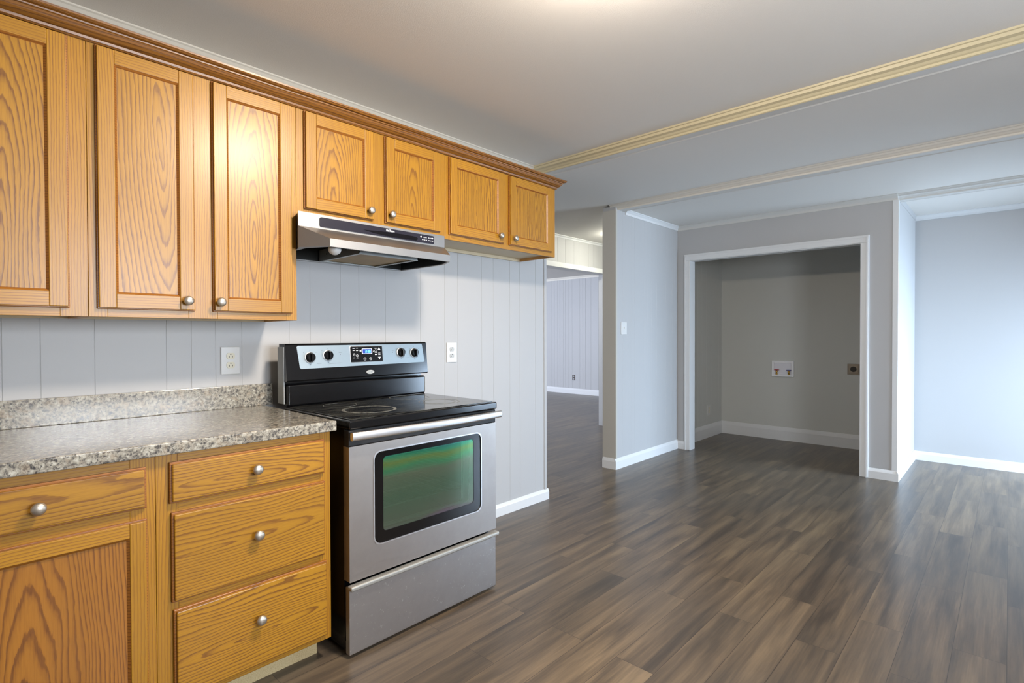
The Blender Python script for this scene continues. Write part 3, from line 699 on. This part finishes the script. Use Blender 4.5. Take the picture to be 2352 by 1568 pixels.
# ------------------------------------------------------------------ range hood
H1, H2, HF, HB = .998, 1.748, 2.092, 2.463
hd = thing('range_hood', ((H1 + H2) / 2, 2.28, 1.703), 'stainless range hood with dark control strip mounted under the oak cabinet above the range', 'range hood')
L1, L2, LY = 1.056, 1.680, 1.985
A1, A2, AY = .976, 1.734, 2.150           # front corners, slightly wider on the left than the body behind them
zt, zs, zl, zb = 1.7025, 1.644, 1.589, 1.557
g = G()
g.poly([(A1, HF, zs), (A2, HF, zs), (A2, HF, zt), (A1, HF, zt)])
g.poly([(A1, HF, zt), (A2, HF, zt), (A2, HB, zt), (H1, HB, zt), (H1, AY, zt)])
g.poly([(A1, HF, zs), (A2, HF, zs), (L2, LY, zl), (L1, LY, zl)])
g.poly([(L1, LY, zl), (L2, LY, zl), (L2, LY, zb), (L1, LY, zb)])
g.poly([(A1, HF, zs), (L1, LY, zl), (L1, LY, zb), (A1, HF, zb)])
g.poly([(A2, HF, zs), (L2, LY, zl), (L2, LY, zb), (A2, HF, zb)])
g.poly([(A1, HF, zb), (H1, AY, zb), (H1, AY, zt), (A1, HF, zt)]); g.poly([(H1, AY, zb), (H1, HB, zb), (H1, HB, zt), (H1, AY, zt)])
g.poly([(A2, HF, zb), (A2, HB, zb), (A2, HB, zt), (A2, HF, zt)])
g.poly([(H1, HB, zb), (A2, HB, zb), (A2, HB, zt), (H1, HB, zt)])
H2 = A2
# rolled rim under the shell
out = [(A1, HF), (L1, LY), (L2, LY), (H2, HF), (H2, HB), (H1, HB), (H1, AY)]
inn = [(H1 + .012, HF + .006), (L1 + .006, LY + .012), (L2 - .006, LY + .012), (H2 - .012, HF + .006), (H2 - .012, HB - .012), (H1 + .012, HB - .012), (H1 + .012, AY)]
for i in range(7):
    a, b, c, d = out[i], out[(i + 1) % 7], inn[(i + 1) % 7], inn[i]
    g.poly([(a[0], a[1], zb), (b[0], b[1], zb), (c[0], c[1], zb), (d[0], d[1], zb)])
    g.poly([(c[0], c[1], zb), (d[0], d[1], zb), (d[0], d[1], zb + .004), (c[0], c[1], zb + .004)])
hs = build('shell', g, steel_hood, hd)
g = G()
for i in range(7):
    c, d = inn[i], inn[(i + 1) % 7]; pass
    g.poly([(c[0], c[1], zb + .004), (d[0], d[1], zb + .004), (d[0], d[1], zt - .012 if i > 2 else zb + .024), (c[0], c[1], zt - .012 if i > 2 else zb + .024)])
g.poly([(H1 + .012, HF + .02, zt - .012), (H2 - .012, HF + .02, zt - .012), (H2 - .012, HB - .012, zt - .012), (H1 + .012, HB - .012, zt - .012)])
g.poly([(L1, LY + .012, zb + .024), (L2, LY + .012, zb + .024), (H2 - .012, HF + .02, zs - .012), (H1 + .012, HF + .02, zs - .012)])
g.poly([(H1 + .012, HF + .02, zs - .012), (H2 - .012, HF + .02, zs - .012), (H2 - .012, HF + .02, zt - .012), (H1 + .012, HF + .02, zt - .012)])
build('inner_lining', g, plain('hood_inside_dark', (30, 32, 30), .5, .4), hd)
FX0, FX1, FY0, FY1 = 1.24, 1.555, 2.075, 2.44
g = G()
for (a, b, c, d) in ((FX0, FX0 + .003, FY0, FY1), (FX1 - .003, FX1, FY0, FY1), (FX0, FX1, FY0, FY0 + .003), (FX0, FX1, FY1 - .003, FY1)): g.box(a, b, c, d, zb + .004, zb + .055, 0)
for (a, b, c, d) in ((FX0, FX0 + .016, FY0, FY1), (FX1 - .016, FX1, FY0, FY1), (FX0 + .016, FX1 - .016, FY0, FY0 + .014), (FX0 + .016, FX1 - .016, FY1 - .014, FY1)): g.box(a, b, c, d, zb + .001, zb + .004, 0)
for k in range(5): g.lathe([(.0035, 0), (.0035, .0008)], (1.30 + k * .05, FY0 - .0001, zb + .030), (0, -1, 0), 10, 1)
for k in range(5): g.lathe([(.0035, 0), (.0035, .0008)], (FX0 - .0001, FY0 + .05 + k * .06, zb + .030), (-1, 0, 0), 10, 1)
fb = build('filter_box', g, [plain('galvanised_metal', (176, 178, 174), .38, .8), slot_dark], hd)
m = M('greasy_filter_mesh', .4, .6); v = m.coords((1, 1, 1))
m.col(m.mix(m.noise(v, 9, 3), lin((112, 84, 20)), lin((170, 132, 50)))); m.bump(m.noise(v, 300, 2), .5, .003)
build('filter', G().box(FX0 + .010, FX1 - .010, FY0 + .010, FY1 - .010, zb + .006, zb + .012), m.mat, fb)
build('lamp_bulb', G().lathe([(.010, 0), (.016, .010), (.025, .026), (.027, .040), (.022, .052), (.010, .060), (.001, .062)], (1.112, 2.055, zb + .040), (0.05, 0, -1), 22), white_plastic, hd)
g = G().extrude([(HF - .0005, 1.7), (HF - .0005, 1.7)], 'x', 0, 0) if False else G()
SX0, SX1 = 1.066, 1.664
strip = rrect(SX0, SX1, 1.6515, 1.6915, .008)
def hslab(g, pts, d0, d1, m=0):
    n = len(pts); A = [(x, HF - d0, z) for x, z in pts]; B = [(x, HF - d1, z) for x, z in pts]
    g.poly(B, m); g.poly(A, m)
    for i in range(n): g.poly([A[i], A[(i + 1) % n], B[(i + 1) % n], B[i]], m)
    return g
m = M('navy_control_plastic', .28); m.col(lin((34, 32, 44))); navy = m.mat
cs_ = build('control_strip', hslab(G(), strip, 0, .004), navy, hd)
# glossy lens with pointed left end
lens = [(1.27, 1.668)] + [(1.27 + .29 * t, 1.668 + .0075 * math.sin(PI * min(t * 1.2, 1) * .62)) for t in [k / 12 for k in range(1, 12)]] + [(1.56, 1.672), (1.565, 1.666), (1.555, 1.6565), (1.50, 1.6555), (1.40, 1.6560), (1.33, 1.6595)]
build('lens', hslab(G(), lens, .0038, .0052), plain('black_lens', (12, 10, 16), .08, spec=.7), cs_)
for cx, r in ((1.584, .0042), (1.655, .0034)):
    build('indicator_light', hslab(G(), [(cx + r * math.cos(2 * PI * k / 16), 1.679 + r * math.sin(2 * PI * k / 16)) for k in range(16)], .0038, .0046), print_white, cs_)
for x in (1.590, 1.601, 1.612, 1.628, 1.639, 1.650):
    build('push_button', hslab(G(), [(x, 1.6645), (x + .0075, 1.6645), (x + .0085, 1.6675), (x + .001, 1.6675)], .0038, .0046), print_white, cs_)
for x in (1.600, 1.607, 1.614, 1.628, 1.636, 1.644):
    build('printed_label', hslab(G(), [(x, 1.676), (x + .004, 1.676), (x + .004, 1.681), (x, 1.681)], .0038, .0042), print_white, cs_)

def lettering(name, text, size, loc, mat, parent, depth=.0004, wide=1.0, bold=.0):
    cu = bpy.data.curves.new(name, 'FONT'); cu.body = text; cu.size = size; cu.extrude = depth; cu.align_x = 'CENTER'; cu.align_y = 'CENTER'; cu.offset = bold
    tmp = bpy.data.objects.new('tmp', cu); COL.objects.link(tmp)
    me = bpy.data.meshes.new_from_object(tmp.evaluated_get(bpy.context.evaluated_depsgraph_get())); bpy.data.objects.remove(tmp)
    me.name = name; me.materials.clear(); me.materials.append(mat)
    o = bpy.data.objects.new(name, me); COL.objects.link(o); o.parent = parent
    o.location = Vector(loc) - WP[parent.name]; o.rotation_euler = (PI / 2, 0, 0); o.scale = (wide, 1, 1); WP[o.name] = Vector(loc)
    return o
lettering('lettering', 'NuTone', .0135, (1.409, HF - .0045, 1.6815), print_white, cs_, bold=.0004)

# ------------------------------------------------------------------ electrical plates
def duplex(cx, cz, yf, label, plate=white_plastic, face=ivory_plastic, w=.077, h=.119):
    t = thing('wall_outlet', (cx, yf, cz), label, 'outlet')
    build('cover_plate', G().box(cx - w / 2, cx + w / 2, yf - .006, yf, cz - h / 2, cz + h / 2, bev=.0025), plate, t)
    for s in (1, -1):
        zc = cz + s * .0195
        pts = []
        for k in range(32):
            a = 2 * PI * k / 32; pts.append((cx + .0172 * math.cos(a), zc + max(-.0138, min(.0138, .0172 * math.sin(a)))))
        r = build('receptacle', G().extrude(pts, 'y', yf - .0085, yf - .0055), face, t)
        g = G().box(cx - .0078, cx - .0054, yf - .009, yf - .0084, zc - .007, zc + .001).box(cx + .0054, cx + .0078, yf - .009, yf - .0084, zc - .006, zc + .001)
        g.lathe([(.0026, 0), (.0026, .0006)], (cx, yf - .0084, zc + .008), (0, -1, 0), 12)
        build('slots', g, slot_dark, r)
    return t
duplex(.845, 1.093, YW, 'white outlet with ivory sockets on the panelled wall above the counter backsplash')
duplex(2.097, 1.096, YW, 'white outlet on the panelled wall to the right of the range', face=plain('socket_white', (176, 176, 172), .4))
# outlet in the closet, low on its left wall
t = thing('wall_outlet', (6.12, 2.574, .315), 'small white outlet low on the left side wall inside the closet', 'outlet')
build('cover_plate', G().box(6.085, 6.155, 2.568, 2.574, .258, .372, bev=.002), white_plastic, t)
for z in (.295, .335): build('receptacle', G().box(6.104, 6.136, 2.566, 2.569, z - .014, z + .014, bev=.001), ivory_plastic, t)
# brown outlet on the far room's wall
t = thing('wall_outlet', (XFAR, 6.498, .33), 'small dark outlet low on the far room wall, seen through the hall opening', 'outlet')
build('cover_plate', G().box(XFAR - .006, XFAR, 6.465, 6.531, .275, .385, bev=.002), plain('brown_plastic', (70, 58, 50), .4), t)
for z in (.305, .355): build('receptacle', G().box(XFAR - .009, XFAR - .005, 6.482, 6.514, z - .016, z + .016, bev=.001), chrome_grey, t)
# light switch
t = thing('light_switch', (4.2165, YS, 1.26), 'white toggle light switch on the grey wall left of the closet', 'light switch')
sp_ = build('cover_plate', G().box(4.168, 4.262, YS - .006, YS, 1.204, 1.316, bev=.0025), white_plastic, t)
build('toggle', G().box(4.209, 4.222, YS - .017, YS - .005, 1.254, 1.270, bev=.002), white_plastic, t)
# washer outlet box
xw = 6.5
t = thing('washer_valve_box', (xw, 1.875, .81), 'white recessed washer valve box with red and blue valves on the closet back wall', 'valve box')
g = G(); Y0, Y1, Z0, Z1 = 1.760, 1.990, .722, .900; fw_ = .024
for (a, b, c, d) in ((Y0, Y0 + fw_, Z0, Z1), (Y1 - fw_, Y1, Z0, Z1), (Y0 + fw_, Y1 - fw_, Z0, Z0 + fw_), (Y0 + fw_, Y1 - fw_, Z1 - fw_, Z1)): g.box(xw - .022, xw, a, b, c, d, bev=.002)
build('frame', g, plain('valve_box_white', (240, 240, 242), .3), t)
build('recess_back', G().box(xw - .004, xw - .001, Y0 + fw_, Y1 - fw_, Z0 + fw_, Z1 - fw_), plain('box_back_white', (226, 226, 232), .4), t)
for (yy, hm) in ((1.938, red_handle), (1.810, blue_handle)):
    g = G().lathe([(.011, 0), (.011, .012), (.008, .014), (.008, .030), (.012, .031), (.012, .040), (.005, .042), (.005, .050)], (xw - .018, yy, Z0 + fw_ - .001), (0, 0, 1), 16)
    g.lathe([(.007, 0), (.007, .014)], (xw - .018, yy, Z0 + fw_ + .022), (-1, 0, -.4), 12)
    vv = build('valve', g, brass, t)
    build('valve_handle', G().box(xw - .030, xw - .006, yy - .024, yy + .024, Z0 + fw_ + .048, Z0 + fw_ + .056, bev=.002), hm, vv)
# dryer outlet
t = thing('dryer_outlet', (xw, 1.19, .835), 'square metal dryer outlet with round black socket near the closet right casing', 'outlet')
build('cover_plate', G().box(xw - .006, xw, 1.134, 1.246, .778, .890, bev=.003).box(xw - .010, xw - .005, 1.146, 1.234, .790, .878, bev=.003), plain('tarnished_plate', (150, 140, 126), .35, .9), t)
build('socket', G().lathe([(.028, 0), (.028, .006), (.001, .0065)], (xw - .010, 1.19, .835), (-1, 0, 0), 28), slot_dark, t)

# ------------------------------------------------------------------ ceiling lights
def ceiling_light(x, y, z, label, r, mat):
    t = thing('ceiling_light', (x, y, z), label, 'ceiling light')
    build('base_ring', G().lathe([(r + .012, 0), (r + .012, .014), (r, .018), (.001, .018)], (x, y, z), (0, 0, -1), 40), white_trim, t)
    build('glass_bowl', G().lathe([(r, .018), (r * .97, .035), (r * .86, .060), (r * .66, .080), (r * .38, .092), (.001, .096)], (x, y, z), (0, 0, -1), 40), mat, t)
ceiling_light(1.25, .79, ZK, 'round lit glass ceiling light over the kitchen floor', .13, lamp_glass)
ceiling_light(5.35, 3.25, ZM + .012, 'round lit glass ceiling light in the hall behind the light switch wall', .12, emis('lit_hall_glass', (252, 250, 234), 64.0))
